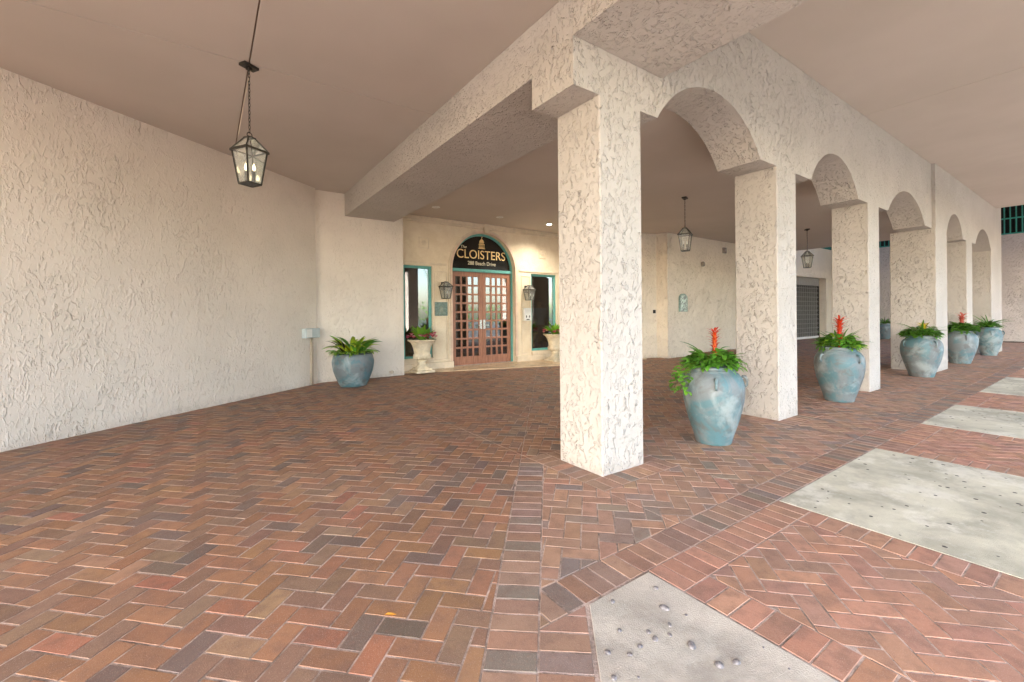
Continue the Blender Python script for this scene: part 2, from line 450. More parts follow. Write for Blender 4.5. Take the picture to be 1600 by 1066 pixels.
# main field (drive and inner court), both sides of the seam line; then the arcade strip
notch = [(-BN[0], -BN[1], .681), (0,1,.717)]
herring(-1.988, -1.08, 1, 'L', (-7, 24, -4.4, 7.2), [left_wall_hp, (-WN[0], -WN[1], -seam)], [notch] + [rect_hp(x-.205, x+.717, .512, .717) for x in XC])
herring(-1.93, -1.03, 1, 'L', (-8, 1.0, -2.5, 7.2), [left_wall_hp, (WN[0], WN[1], seam)])
herring(-.503, .45, 1, 'A', (-1.2, 24, -.815, .717), [(-BN[0], -BN[1], .476), (0,-1,.815), (0,1,.717)], frames)
# framing courses round the free columns
for x in XC:
    course((x-.205, -.205), (x+.717, -.205), .205, 1, 'A', [(-1,1,-x+.0) if False else (1,1e-9,99)], [rect_hp(x-.205, x, -.205+.205, .717)] )
    course((x-.205, .0), (x-.205, .717), .205, -1, 'A')
    course((x+.717, .0), (x+.717, .717), .205, 1, 'A')
    course((x, .512), (x+.512, .512), .205, 1, 'A')
# bands
d = (.638, .770)
def bp(n, t): return (BN[0]*n + d[0]*t, BN[1]*n + d[1]*t)
course(bp(-.681, -6.0), bp(-.681, .9), .205, -1, 'C', [(0,1,.717)], [fr1])
course(bp(-.476, -6.0), bp(-.476, .3), .207, -1, 'C', [(0,1,-1.02), (BN[0], BN[1], -.268)])
course((-1.5, -.815), (24, -.815), .205, -1, 'C', [(-BN[0], -BN[1], .476)])
gaps = [(-.76,.64),(2.62,4.15),(5.9,7.5),(10.15,12.17),(14.1,24)]
slabs = [(.64,2.62),(4.15,5.9),(7.5,10.15),(12.17,14.1)]
YS = -3.5
for i, (a, b) in enumerate(gaps):
    course((a, -1.02), (b, -1.02), .205, -1, 'O')
    course((a, -1.225), (a, YS), .205, 1, 'O')
    if i < 4: course((b, -1.225), (b, YS), .205, -1, 'O')
    herring(-1.55, .805, 2, 'O', (a, b, YS, -1.225), [(-1,0,-a-.205), (1,0,b-(.205 if i < 4 else 0)), (0,1,-1.225), (0,-1,-YS)])
course((-3.3, YS), (24, YS), .205, -1, 'C', [(-BN[0], -BN[1], .476)])
o = struct(bricks.build('brick_pavement', M['brick']))
o = struct(MB().box(-60, 60, -60, 30, -.4, -.0024).build('pavement', M['mortar']))
# weathered concrete panels let into the paving
sl = MB(); ym = -1.026; yM = YS+.004
def bx(y, n): return (n + .638*y)/.770
sl.prism([(-.768, yM), (-.768, ym-.003), (bx(ym, -.256), ym-.003), (bx(yM, -.256), yM)], -.05, .0005)
near = struct(sl.build('concrete_pavement', M['slab_near'], bevel=.004))
for a, b in slabs:
    struct(MB().box(a+.006, b-.006, YS+.006, -1.027, -.05, .0005).build('concrete_pavement', M['slab'], bevel=.004))
# pebbles standing proud in the near panel
random.seed(3)
peb = [(-.849,-1.133,1),(-1.088,-1.08,1.1),(-.936,-1.242,1.5),(-.899,-1.324,.6),(-1.007,-1.318,.9),(-1.202,-1.219,.8),(-1.112,-1.292,.8),(-1.123,-1.333,1.0),(-1.056,-1.353,.7),(-1.203,-1.323,.9),(-1.268,-1.326,.8),(-1.328,-1.271,1.1),(-1.036,-1.438,1.5),(-1.041,-1.552,1.5),(-.977,-1.582,1.2),(-1.398,-1.364,1.0),(-1.324,-1.413,.4),(-.851,-1.709,.4),(-.82,-1.605,.4)]
for x, y, s in peb:
    m = MB(); m.ball((0,0,0), .0125*s, 12, 8, sc3=(U(.9,1.25), U(.75,1), .62))
    p = m.build('pebble', M['pebble'], near); p.location = (x, y, .0015); p.rotation_euler = (U(-.2,.2), U(-.2,.2), U(0,3))
# landing in front of the entrance doors
struct(MB().prism([(.945,6.93),(1.06,6.93),(1.7,6.72),(2.67,6.37),(4.68,5.82),(6.2,5.55),(7.6,5.45),(7.6,7.3),(.945,7.3)], -.1, .028).build('landing', M['tile'], bevel=.006))
struct(MB().box(-80, 90, -90, -5.4, -.3, .001).build('road', M['asphalt']))
struct(MB().box(-80, -9.5, -5.4, 30, -.3, .001).build('forecourt', M['road']))

# ------------------------------------------------------------------ ceilings
def ceiling(x0, x1, y0, y1, z, xs=(), ys=(), top=.35):
    m = MB(); g = .006
    X = [x0] + list(xs) + [x1]; Y = [y0] + list(ys) + [y1]
    for i in range(len(X)-1):
        for j in range(len(Y)-1):
            m.box(X[i]+(g if i else 0), X[i+1]-(g if i < len(X)-2 else 0), Y[j]+(g if j else 0), Y[j+1]-(g if j < len(Y)-2 else 0), z, z+.02)
    o = struct(m.build('ceiling', M['ceiling'], bevel=.003))
    b = struct(MB().box(x0, x1, y0, y1, z+.021, z+top).build('ceiling_backing', M['groove']))
ceiling(-10, -.28, -5.2, 7.4, 3.77, (-6.6,-2.22), (-2.2, 2.5,))
ceiling(.742, 15.6, .512, 7.6, 3.62, (), (), .3)
ceiling(.80, 17.1, -5.2, 0, 4.415, (6.03, 11.6), (), .4)
struct(MB().box(17.1, 34, -5.2, .6, 5.9, 6.1).build('ceiling', M['ceiling']))
struct(MB().box(15.6, 15.75, .512, 9.5, 3.62, 5.9).box(17.1, 17.25, -5.2, 0, 4.415, 5.9).build('ceiling_fascia', M['ceiling']))
# unseen storeys above, shaped to block sun and keep sky off the ceilings
tag(MB().box(-10.5, 15.6, -5.6, 14, 6.2, 24).box(15.6, 34.5, -5.6, .5, 6.2, 24).box(22.0, 34.5, .5, 14, 6.2, 7.6).build('upper_storeys', M['stucco_end']), 'unseen block of storeys above the covered drive, made tall to block sun', 'building')

# ------------------------------------------------------------------ arcade
arc = thing('arcade', 'pinkish rough stucco arcade of round arches between the drive and the footway', 'arcade', (0,0,0))
def column(x0, x1, y0, y1, z1=3.05):
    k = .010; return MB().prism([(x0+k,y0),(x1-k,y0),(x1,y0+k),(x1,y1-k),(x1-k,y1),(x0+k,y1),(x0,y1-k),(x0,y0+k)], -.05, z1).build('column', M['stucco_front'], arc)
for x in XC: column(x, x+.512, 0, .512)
column(10.05, 11.0, -.06, .70)
column(13.03, 13.68, -.06, .512)
column(16.36, 18.1, -.06, .512)
def arch_pts(a, b, z0=3.05, rise=.505, n=28):
    h = (b-a)/2; cx = (a+b)/2; R = (h*h+rise*rise)/(2*rise); cz = z0+rise-R
    a0 = math.asin(h/R)
    return [(cx+R*math.sin(t), cz+R*math.cos(t)) for t in [-a0+2*a0*k/n for k in range(n+1)]]
def arch_panel(m, x0, x1, a, b, y0, y1, zt, mi=0):
    # wall piece x0..x1 with arch a..b cut from below, spring 3.05
    A = arch_pts(a, b); n = len(A)
    for y, flip in ((y0, False), (y1, True)):
        vs = [(x, y, z) for x, z in A] + [(x, y, zt) for x, z in A]
        fs = [(i, i+1, n+i+1, n+i) for i in range(n-1)]
        m.add(vs, [f[::-1] for f in fs] if flip else fs, mi)
        for (u0, u1) in ((x0, a), (b, x1)):
            q = [(u0,y,3.05),(u1,y,3.05),(u1,y,zt),(u0,y,zt)]
            m.add(q, [(3,2,1,0) if flip else (0,1,2,3)], mi)
    m.add([(x,y0,z) for x,z in A]+[(x,y1,z) for x,z in A], [(i, n+i, n+i+1, i+1) for i in range(n-1)], mi, smooth=False)
    for (u0, u1) in ((x0, a), (b, x1)):
        m.add([(u0,y0,3.05),(u0,y1,3.05),(u1,y1,3.05),(u1,y0,3.05)], [(0,1,2,3)], mi)
aw = MB(); ZT = 4.75
arch_panel(aw, -.28, 3.30, .742, 2.625, 0, .512, ZT)
arch_panel(aw, 3.30, 6.45, 3.995, 5.727, 0, .512, ZT)
arch_panel(aw, 6.45, 10.05, 7.156, 9.533, 0, .512, ZT)
aw.add([(-.28,0,3.05),(-.28,.512,3.05),(-.28,.512,ZT),(-.28,0,ZT)], [(0,3,2,1)])
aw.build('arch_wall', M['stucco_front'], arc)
aw = MB()
arch_panel(aw, 10.05, 13.35, 11.0, 12.64, -.06, .512, ZT)
arch_panel(aw, 13.35, 18.1, 14.1, 16.36, -.06, .512, ZT)
aw.add([(10.05,-.06,3.05),(10.05,.512,3.05),(10.05,.512,ZT),(10.05,-.06,ZT)], [(0,3,2,1)])
aw.add([(18.1,-.06,3.05),(18.1,.512,3.05),(18.1,.512,ZT),(18.1,-.06,ZT)], [(0,1,2,3)])
aw.build('arch_wall', M['stucco_front'], arc)
# cross beam over the drive with its dropped haunch, and its outer length over the footway
cb = MB()
cb.prism([(-.28,.513),(.742,.513),(.742,6.70),(-.28,6.70)], 3.322, 4.5)
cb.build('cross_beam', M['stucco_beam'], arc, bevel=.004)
MB().box(-.28, .80, -5.2, -.001, 3.422, 4.9).build('cross_beam', M['stucco_beam'], arc, bevel=.004)
# outer edge beam and its piers on the street side
MB().box(-8.5, 24, -5.6, -5.2, 3.9, 6.0).build('edge_beam', M['stucco_front'], arc)
for x in (-.3, 6.2, 12.6, 19.0): MB().box(x, x+.55, -5.62, -5.18, 0, 3.9).build('column', M['stucco_front'], arc)

# ------------------------------------------------------------------ stucco walls
WD = (.78515, .6193)
def wl(t, o=0): return (-.845 - WD[0]*t - WN[0]*o, 6.596 - WD[1]*t - WN[1]*o)   # t metres back along the left wall, o into the wall
lw = MB(); lw.prism([wl(9.5), wl(0), wl(0, .3), wl(9.5, .3)], -.05, 4.0)
tag(lw.build('stucco_wall', M['stucco_left'], bevel=.01), 'long cream trowelled stucco wall along the left of the drive', 'wall')
ww = MB(); ww.box(-.83, .945, 6.70, 7.40, -.05, 4.0)
tag(ww.build('stucco_wall', M['stucco_left'], bevel=.008), 'pale stucco wall block under the beam end, behind the wide bowl planter', 'wall')
pw = MB(); pw.prism([(8.27,5.23),(14.0,5.23),(14.0,7.6),(7.3,7.6),(7.3,6.03),(7.78,5.70),(8.2,5.56)], -.05, 3.64)
tag(pw.build('stucco_wall', M['stucco_far'], bevel=.008), 'rough cream stucco wall carrying the arched green plaque', 'wall')
MB()
gw = thing('garage_wall', 'cream stucco wall with a grey roll-up shutter behind the second and third columns', 'wall', (19,6.33,0))
g = MB(); g.box(14.0, 16.2, 6.33, 6.8, -.05, 4.42).box(22.77, 24.0, 6.33, 6.8, -.05, 4.42).box(16.2, 22.77, 6.33, 6.8, 2.95, 4.42)
g.build('wall', M['stucco_far'], gw, world=True)
sh = MB()
for k in range(23): 
    z = .10 + k*.108; sh.box(16.2, 22.5, 6.62, 6.66, z, z+.060)
sh.box(16.2, 22.76, 6.67, 6.69, 0, 2.96)  # added dark sheet, stops bright sky showing between the slats
shu = sh.build('roller_shutter', M['shutter'], gw, world=True)
r = MB()
for k in range(30): r.bar((16.25+k*.21, 6.605, .1), (16.25+k*.21, 6.605, 2.56), .016)
for k in range(11): r.bar((16.2, 6.59, .30+k*.215), (22.5, 6.59, .30+k*.215), .02)
r.build('rod_grille', M['shutter_rod'], shu); bpy.data.objects[-1] if False else None
for ob in [o for o in bpy.data.objects if o.name.startswith('rod_grille')]: ob.location = (-19,-6.33,0)
MB().box(16.2, 22.35, 6.50, 6.62, 2.57, 2.95).build('shutter_box', M['shutter_rod'], gw, world=True)
MB().box(16.2, 22.5, 6.58, 6.66, 0, .10).build('bottom_bar', M['white'], gw, world=True)
MB().box(22.5, 22.77, 6.64, 6.79, 0, 2.95).build('jamb_recess', M['dark'], gw, world=True)  # recess beside the shutter, its shade put in by the dark colour
ew = thing('end_wall', 'lilac grey stucco wall closing the far end, green barred opening along its top', 'wall', (24,0,0))
MB().box(24, 24.3, -9, 6.33, .0, 4.36).build('wall', M['stucco_end'], ew, world=True)
MB().box(23.75, 23.999, -9, 6.33, -.01, .03).build('kerb', M['brick'], ew, world=True)
bars = MB()
for k in range(int(15.2/.16)): y = -8.9 + k*.16; bars.bar((24.12, y, 4.36), (24.12, y, 5.9), .035)
bars.bar((24.12,-9,4.40), (24.12,6.3,4.40), .05); bars.bar((24.12,-9,5.02), (24.12,6.3,5.02), .05)
bars.build('bar_grille', M['green_bar'], ew, world=True)
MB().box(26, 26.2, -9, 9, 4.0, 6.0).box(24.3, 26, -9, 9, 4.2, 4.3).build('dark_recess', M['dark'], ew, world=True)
gb = MB()
for k in range(50): gb.bar((16+k*.16, 6.5, 4.42), (16+k*.16, 6.5, 5.9), .035)
gb.bar((16,6.5,4.46), (24,6.5,4.46), .05); gb.bar((16,6.5,5.0), (24,6.5,5.0), .05)
gb.build('bar_grille', M['green_bar'], gw, world=True)
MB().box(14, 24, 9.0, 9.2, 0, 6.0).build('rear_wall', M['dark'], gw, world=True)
# low brick kerb before the plaque wall
kb = MB()
for k in range(32):
    x = 9.45 + k*.104; kb.box(x+.003, x+.101, 4.98, 5.226, -.02, .075+U(-.002,.002))
kb.col = [pick('L') for _ in kb.f]
tag(kb.build('brick_kerb', M['brick'], bevel=.004), 'low dark brick kerb at the foot of the plaque wall', 'kerb')

# ------------------------------------------------------------------ entrance front
YF = 7.15
ent = thing('entrance_front', 'cream entrance front with arched doorway, two tall windows and cornice', 'building front', (3.3, YF, 0))
CX = 3.295; HW = .945; ZS = 2.43; ZR = .965
def ell(hw, zs, zr, n=32, cx=CX): return [(cx+hw*math.cos(t), zs+zr*math.sin(t)) for t in [PI*k/n for k in range(n+1)]]
m = MB()
# solid wall pieces round the openings
def wallbox(x0, x1, z0, z1): m.box(x0, x1, YF, YF+.35, z0, z1)
wallbox(.95, 1.10, 0, 2.47)
wallbox(1.10, 1.83, 0, .28); wallbox(1.83, CX-HW, 0, 2.47); wallbox(CX+HW, 4.80, 0, 2.43)
wallbox(4.80, 5.73, 0, .28); wallbox(5.73, 7.6, 0, 2.43)
A = ell(HW, ZS, ZR); n = len(A)
for y, fl in ((YF, False), (YF+.35, True)):
    vs = [(x,y,z) for x,z in A] + [(x,y,3.64) for x,z in A]
    fs = [(i+1, i, n+i, n+i+1) for i in range(n-1)]
    m.add(vs, [f[::-1] for f in fs] if fl else fs)
m.add([(x,YF,z) for x,z in A]+[(x,YF+.35,z) for x,z in A], [(i, i+1, n+i+1, n+i) for i in range(n-1)])
m.box(.95, 1.10, YF, YF+.35, 2.47, 3.64); m.box(1.10, CX-HW, YF, YF+.35, 2.47, 3.64)
m.box(CX+HW, 7.6, YF, YF+.35, 2.43, 3.64)
m.build('wall', M['cream'], ent, world=True)
# plinth, sill course, frieze line, cornice
m = MB()
for a, b in ((.95, CX-HW-.01), (CX+HW+.01, 7.6)):
    MB().box(a, b, YF-.10, YF-.002, 0, .175).build('plinth', M['trim'], ent, world=True, bevel=.006)
for a, b, z in ((.95, 1.84, .30), (4.79, 5.75, .275)):
    MB().box(a, b, YF-.06, YF-.003, .178, z).build('sill', M['trim'], ent, world=True, bevel=.006)
for a, b in ((.95, CX-.06), (CX+.09, 7.6)):
    MB().box(a, b, YF-.09, YF-.004, 3.535, 3.615).box(a, b, YF-.05, YF-.004, 3.49, 3.5351).build('cornice', M['trim'], ent, world=True, bevel=.006)
for a, b, z in ((.95, CX-HW-.14, 2.50), (CX+HW+.14, 7.6, 2.47)):
    MB().box(a, b, YF-.025, YF-.003, z, z+.05).build('string_course', M['trim'], ent, world=True, bevel=.005)
m = MB(); m.extr([(CX-.045,3.40),(CX+.065,3.40),(CX+.095,3.615),(CX-.065,3.615)], YF-.12, YF-.005)
m.build('keystone', M['trim'], ent, world=True, bevel=.006)
# arch moulding: band round the opening down to the plinth
def band(hw0, hw1, zr0, zr1, y0, y1, zb, mat, name):
    inn = [(CX+hw0, zb)] + ell(hw0, ZS, zr0) + [(CX-hw0, zb)]
    outr = [(CX+hw1, zb)] + ell(hw1, ZS, zr1) + [(CX-hw1, zb)]
    q = MB(); n = len(inn)
    for y, fl in ((y0, False), (y1, True)):
        vs = [(x,y,z) for x,z in inn]+[(x,y,z) for x,z in outr]
        fs = [(i+1, i, n+i, n+i+1) for i in range(n-1)]
        q.add(vs, [f[::-1] for f in fs] if fl else fs)
    for P, s in ((inn, 1), (outr, -1)):
        vs = [(x,y0,z) for x,z in P]+[(x,y1,z) for x,z in P]
        q.add(vs, [((i, i+1, n+i+1, n+i) if s > 0 else (i, n+i, n+i+1, i+1)) for i in range(n-1)])
    q.add([(inn[0][0],y0,zb),(outr[0][0],y0,zb),(outr[0][0],y1,zb),(inn[0][0],y1,zb)], [(0,1,2,3)])
    return q.build(name, mat, ent, world=True)
band(HW+.002, HW+.055, ZR+.002, ZR+.05, YF-.045, YF+.02, .18, M['pink_trim'], 'arch_moulding')
band(HW+.058, HW+.10, ZR+.052, ZR+.09, YF-.03, YF-.002, .18, M['trim'], 'arch_moulding')
band(HW-.055, HW-.002, ZR-.055, ZR-.002, YF+.10, YF+.20, 0, M['teal'], 'door_frame')
# panel lines on the flanking piers
for x0, x1 in ((1.875, 2.215), (4.455, 4.765)):
    m = MB(); z0, z1 = .23, 2.36
    for a in ((x0,x0+.022,z0,z1),(x1-.022,x1,z0,z1),(x0+.023,x1-.023,z1-.022,z1),(x0+.023,x1-.023,z0,z0+.022)):
        m.box(a[0], a[1], YF-.016, YF-.002, a[2], a[3])
    m.build('pier_panel', M['trim'], ent, world=True, bevel=.004)
# rosette panels
for x in (1.62, 5.21):
    m = MB(); z = 3.01; s = .13
    for a in ((-s,-s+.02,-s,s),(s-.02,s,-s,s),(-s+.021,s-.021,s-.02,s),(-s+.021,s-.021,-s,-s+.02)):
        m.box(x+a[0], x+a[1], YF-.02, YF-.002, z+a[2], z+a[3])
    for k in range(6):
        a = k*PI/3; m.ball((x+.04*math.cos(a), YF-.004, z+.04*math.sin(a)), .028, 10, 6, sc3=(1,.5,1))
    m.ball((x, YF-.008, z), .02, 10, 6)
    m.build('rosette_panel', M['trim'], ent, world=True, bevel=.003)
# windows
for x0, x1, z0, z1 in ((1.10, 1.83, .28, 2.47), (4.80, 5.73, .28, 2.43)):
    m = MB(); w = .065
    for a in ((x0,x0+w,z0,z1),(x1-w,x1,z0,z1),(x0+w,x1-w,z1-w,z1),(x0+w,x1-w,z0,z0+w)):
        m.box(a[0]+.002, a[1]-.002, YF+.05, YF+.12, a[2]+.002, a[3]-.002)
    f = m.build('window', M['teal'], ent, world=True, bevel=.004)
    g = MB().box(x0+w, x1-w, YF+.085, YF+.091, z0+w, z1-w).build('pane', M['window'], f); g.location = (-3.3, -YF, 0)
# fanlight sign
m = MB(); P = ell(HW-.056, ZS+.03, ZR-.085); m.extr(P[::-1], YF+.14, YF+.17)
fan = m.build('fanlight', M['fanglass'], ent, world=True)
MB().box(CX-HW+.057, CX+HW-.057, YF+.09, YF+.19, 2.40, 2.475).build('transom_bar', M['teal'], ent, world=True, bevel=.004)
def text(body, x, z, w, h, mat, y, name, shear=0):
    cu = bpy.data.curves.new(name, 'FONT'); cu.body = body; cu.extrude = .004; cu.shear = shear
    t = bpy.data.objects.new(name, cu); C.objects.link(t)
    dg = bpy.context.evaluated_depsgraph_get(); me = bpy.data.meshes.new_from_object(t.evaluated_get(dg))
    bpy.data.objects.remove(t)
    co = np.array([v.co[:] for v in me.vertices]); lo = co.min(0); hi = co.max(0)
    for v in me.vertices:
        u = (v.co.x-lo[0])/(hi[0]-lo[0]); q = (v.co.y-lo[1])/(hi[1]-lo[1])
        v.co = (x + u*w - 3.3, y - v.co.z - YF, z + q*h)
    me.materials.clear(); me.materials.append(mat)
    o = bpy.data.objects.new(name, me); C.objects.link(o); o.parent = fan
    return o
YT = YF+.134
text('CLOISTERS', 2.565, 2.745, 1.46, .225, M['gold'], YT, 'lettering')
text('288 Beach Drive', 2.88, 2.585, .84, .095, M['creamletter'], YT, 'lettering')
text('The', 2.68, 3.00, .17, .07, M['creamletter'], YT, 'lettering', .3)
# cupola emblem
m = MB(); yb = YT-.004; y1 = YT+.004; cx = CX+.0
m.box(cx-.10, cx+.10, yb, y1, 3.015, 3.035).box(cx-.085, cx+.085, yb, y1, 3.04, 3.052)
for k in range(5): x = cx-.078+k*.036; m.box(x, x+.012, yb, y1, 3.055, 3.125)
m.box(cx-.088, cx+.088, yb, y1, 3.128, 3.142)
for k in range(4): x = cx-.06+k*.034; m.box(x, x+.016, yb, y1, 3.146, 3.172)
m.extr([(cx-.072,3.176),(cx+.072,3.176),(cx+.066,3.205),(cx+.05,3.235),(cx+.026,3.258),(cx,3.266),(cx-.026,3.258),(cx-.05,3.235),(cx-.066,3.205)], yb, y1)
m.box(cx-.008, cx+.008, yb, y1, 3.268, 3.30); m.extr([(cx-.004,3.302),(cx+.03,3.318),(cx+.012,3.335),(cx-.012,3.318)], yb, y1)
e = m.build('emblem', M['gold'], fan); e.location = (-3.3, -YF, 0)
# double doors
def door(x0, x1, hs):
    m = MB(); z0, z1 = .035, 2.395; y0, y1 = YF+.13, YF+.18
    sw = .105; nx, nz = 4, 9; gx0, gx1 = x0+sw, x1-sw; gz0, gz1 = z0+.21, z1-.12
    m.box(x0, gx0, y0, y1, z0, z1).box(gx1, x1, y0, y1, z0, z1).box(gx0, gx1, y0, y1, z0, gz0).box(gx0, gx1, y0, y1, gz1, z1)
    d = m.build('door', M['wood'], ent, world=True, bevel=.003)
    m = MB(); px = (gx1-gx0)/nx; pz = (gz1-gz0)/nz; mw = .046
    for i in range(1, nx): x = gx0+i*px; m.box(x-mw/2, x+mw/2, y0+.004, y1-.004, gz0, gz1)
    for j in range(1, nz):
        z = gz0+j*pz
        for i in range(nx):
            a = gx0+i*px+(mw/2 if i else 0); b = gx0+(i+1)*px-(mw/2 if i < nx-1 else 0)
            m.box(a, b, y0+.005, y1-.005, z-mw/2, z+mw/2)
    q = m.build('glazing_bars', M['wood'], d); q.location = (-3.3,-YF,0)
    q = MB().box(gx0, gx1, y0+.022, y0+.026, gz0, gz1).build('pane', M['doorglass'], d); q.location = (-3.3,-YF,0)
    hx = x1-.05 if hs > 0 else x0+.05
    m = MB(); m.box(hx-.032, hx+.032, y0-.012, y0-.001, .93, 1.17)
    m.bar((hx, y0-.012, 1.03), (hx, y0-.055, 1.03), .018).bar((hx+.01*hs, y0-.055, 1.03), (hx-.10*hs, y0-.055, 1.03), .018)
    q = m.build('handle', M['steel'], d, bevel=.003); q.location = (-3.3,-YF,0)
door(CX-HW+.06, CX-.003, 1); door(CX+.003, CX+HW-.06, -1)
MB().box(CX-HW+.058, CX+HW-.058, YF+.02, YF+.22, .0, .034).build('threshold', M['steel'], ent, world=True, bevel=.003)
# lobby behind the glass
lob = MB(); lob.box(.95, 7.6, 11.0, 11.2, 0, 3.6).box(.75, .95, 7.41, 11, 0, 3.6).box(7.3, 7.5, 7.6, 11, 0, 3.6).box(.95, 7.6, 7.5, 11, 3.62, 3.7)
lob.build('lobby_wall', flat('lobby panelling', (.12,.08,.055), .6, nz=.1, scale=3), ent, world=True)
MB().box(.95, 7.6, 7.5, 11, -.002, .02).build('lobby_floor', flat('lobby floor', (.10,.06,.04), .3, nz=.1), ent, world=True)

# ------------------------------------------------------------------ lanterns
def lantern_parts(root, z0=0.0, h=.46, wt=.118, wb=.068, lit=True, ring=True, n_c=2):
    # z0 = bottom. half widths wt at the eave, wb at the bottom
    ze = z0+h*.70; zt = z0+h*.97; wr = wt*.30; b = .012
    m = MB(); T = [(s*wt*.90, t*wt*.90, ze) for s, t in ((1,1),(-1,1),(-1,-1),(1,-1))]; B = [(s*wb, t*wb, z0) for s, t in ((1,1),(-1,1),(-1,-1),(1,-1))]
    E = [(s*wt, t*wt, ze) for s, t in ((1,1),(-1,1),(-1,-1),(1,-1))]; R = [(s*wr, t*wr, zt) for s, t in ((1,1),(-1,1),(-1,-1),(1,-1))]
    for k in range(4):
        k2 = (k+1) % 4
        m.bar(T[k], B[k], b); m.bar(B[k], B[k2], b*1.3, h=b*1.1); m.bar(E[k], E[k2], .012, h=.020); m.bar(E[k], R[k], b)
        m.bar(T[k], T[k2], b)
    m.box(-wr-.004, wr+.004, -wr-.004, wr+.004, zt, zt+.012); m.box(-wb, wb, -wb, wb, z0-.003, z0+.003)
    m.build('frame', M['bronze'], root)
    g = MB()
    for k in range(4):
        k2 = (k+1) % 4
        i = lambda p, s=.97: (p[0]*s, p[1]*s, p[2])
        g.add([i(B[k]), i(B[k2]), i(T[k2]), i(T[k])], [(0,1,2,3)]); g.add([i(E[k],.96), i(E[k2],.96), i(R[k2],.96), i(R[k],.96)], [(0,1,2,3)])
    g.build('glass', M['lglass'], root)
    cs = [(.035*math.cos(a), .035*math.sin(a)) for a in ([2.3, 5.4] if n_c == 2 else [0])]
    for x, y in cs:
        c = MB(); c.lathe([(0,0),(.013,0),(.013,h*.27),(0,h*.27)], 12, (x,y,z0+.004)); c.build('candle', M['bronze'], root)
        c = MB(); c.lathe([(0.004,0),(.013,.012),(.016,.028),(.010,.052),(.002,.075)], 12, (x,y,z0+.006+h*.27)); c.build('bulb', M['bulb'] if lit else M['bulb_off'], root)
    if ring:
        m = MB(); m.tube([(.026*math.cos(a), 0, zt+.034+.026*math.sin(a)) for a in [2*PI*k/16 for k in range(17)]], .005, 6); m.build('ring', M['bronze'], root)
    return zt
def hanging(name, label, loc, zc, zb, rz, chain=True):
    L = thing(name, label, 'lantern', (loc[0], loc[1], zc), rz, 'hanging lanterns under the ceilings')
    z0 = zb-zc; zt = lantern_parts(L, z0, lit=chain)
    m = MB()
    m.box(-.075, .075, -.045, .045, -.028, -.002).box(-.022,.022,-.022,.022,-.05,-.029); m.build('ceiling_plate', M['bronze'], L, bevel=.003)
    a = zt+.058; b = -.05; n = int((b-a)/.036); m = MB()
    for k in range(n):
        z = a+(b-a)*(k+.5)/n; hh = (b-a)/n*.66; ca, sa = (1,0) if k % 2 else (0,1)
        m.tube([(.009*math.cos(t)*ca, .009*math.cos(t)*sa, z+hh*math.sin(t)) for t in [2*PI*i/8 for i in range(9)]], .0032, 5, cap=False)
    m.build('chain', M['bronze'], L)
    m = MB(); m.tube([(.015,0,-.03), (-.055 if chain else .012,.01, (zt-.05)*.55), (-.10 if chain else .012,.02, zt+.0)], .0028, 6); m.build('cord', M['conduit'], L)
    return L
hanging('hanging_lantern', 'large bronze glass lantern with two lit candle bulbs, hanging near the long left wall', (-2.22, 2.53), 3.77, 2.602, .55)
hanging('hanging_lantern', 'bronze lantern hanging between the first and second columns, before the plaque wall', (5.294, 2.71), 3.62, 2.548, .35, False)
hanging('hanging_lantern', 'smallest bronze lantern, hanging between the second and third columns before the shutter', (11.216, 2.786), 3.62, 2.541, .7, False)
for x, z, lb in ((2.11, 1.70, 'bronze wall lantern above the green plaque, left of the doors'), (4.62, 1.69, 'bronze wall lantern above the white box, right of the doors')):
    L = thing('wall_lantern', lb, 'wall lamp', (x, YF-.16, z), 0, 'wall lanterns beside the doors')
    zt = lantern_parts(L, 0, .40, .13, .075, False, ring=False, n_c=1)
    m = MB(); m.box(-.055, .055, .135, .156, .20, .40).bar((0,.14,.38), (0,0,.40), .02).bar((0,0,.40), (0,0,zt), .012); m.build('bracket', M['bronze'], L, bevel=.003)

# ------------------------------------------------------------------ small fixtures
def downlight(x, y, on, label):
    L = thing('downlight', label, 'ceiling light', (x, y, 3.62), 0, 'downlights above the entrance')
    MB().lathe([(.058,-.001),(.085,-.001),(.088,-.006),(.078,-.011),(.056,-.006),(.056,-.001)], 28).build('trim_ring', M['white'], L)
    MB().lathe([(0,-.004),(.055,-.004)], 28).build('lens', M['lamp_on'] if on else M['bulb_off'], L)
downlight(1.455, 6.12, False, 'unlit round downlight nearest the stucco beam')
downlight(3.142, 6.19, False, 'unlit round downlight above the double doors')
downlight(4.676, 6.20, True, 'brightly lit round downlight in the ceiling beside the first column')
P = thing('plaque', 'verdigris bronze plaque with a raised building emblem, under the left wall lantern', 'plaque', (2.045, YF-.02, 1.45))
MB().box(-.165, .165, -.016, .016, -.165, .165).build('plate', M['plaque'], P, bevel=.004)
m = MB(); yy = -.022
m.box(-.09,.09,yy,-.0165,-.09,-.07).box(-.05,.05,yy,-.0165,-.068,-.01).extr([(-.055,-.005),(.055,-.005),(.03,.05),(0,.075),(-.03,.05)], yy, -.0165).box(-.12,.12,yy,-.0165,-.125,-.11)
m.build('relief', flat('worn bronze relief', (.26,.30,.24), .5, .3, nz=.1), P)
W = thing('sanitizer_dispenser', 'white box with small dark openings on the wall right of the doors', 'wall box', (4.612, YF-.05, 1.30))
MB().box(-.125, .125, -.045, .046, -.175, .175).build('casing', M['white'], W, bevel=.012)
m = MB(); m.box(-.065,-.035,-.049,-.046,-.09,-.03).box(.035,.065,-.049,-.046,-.09,-.03).box(-.05,.05,-.049,-.046,-.15,-.125); m.build('opening', M['iron'], W)
m = MB().box(-.05, .05, -.02, .0, -.05, .05).box(-.03,.03,-.026,-.021,-.03,.03)
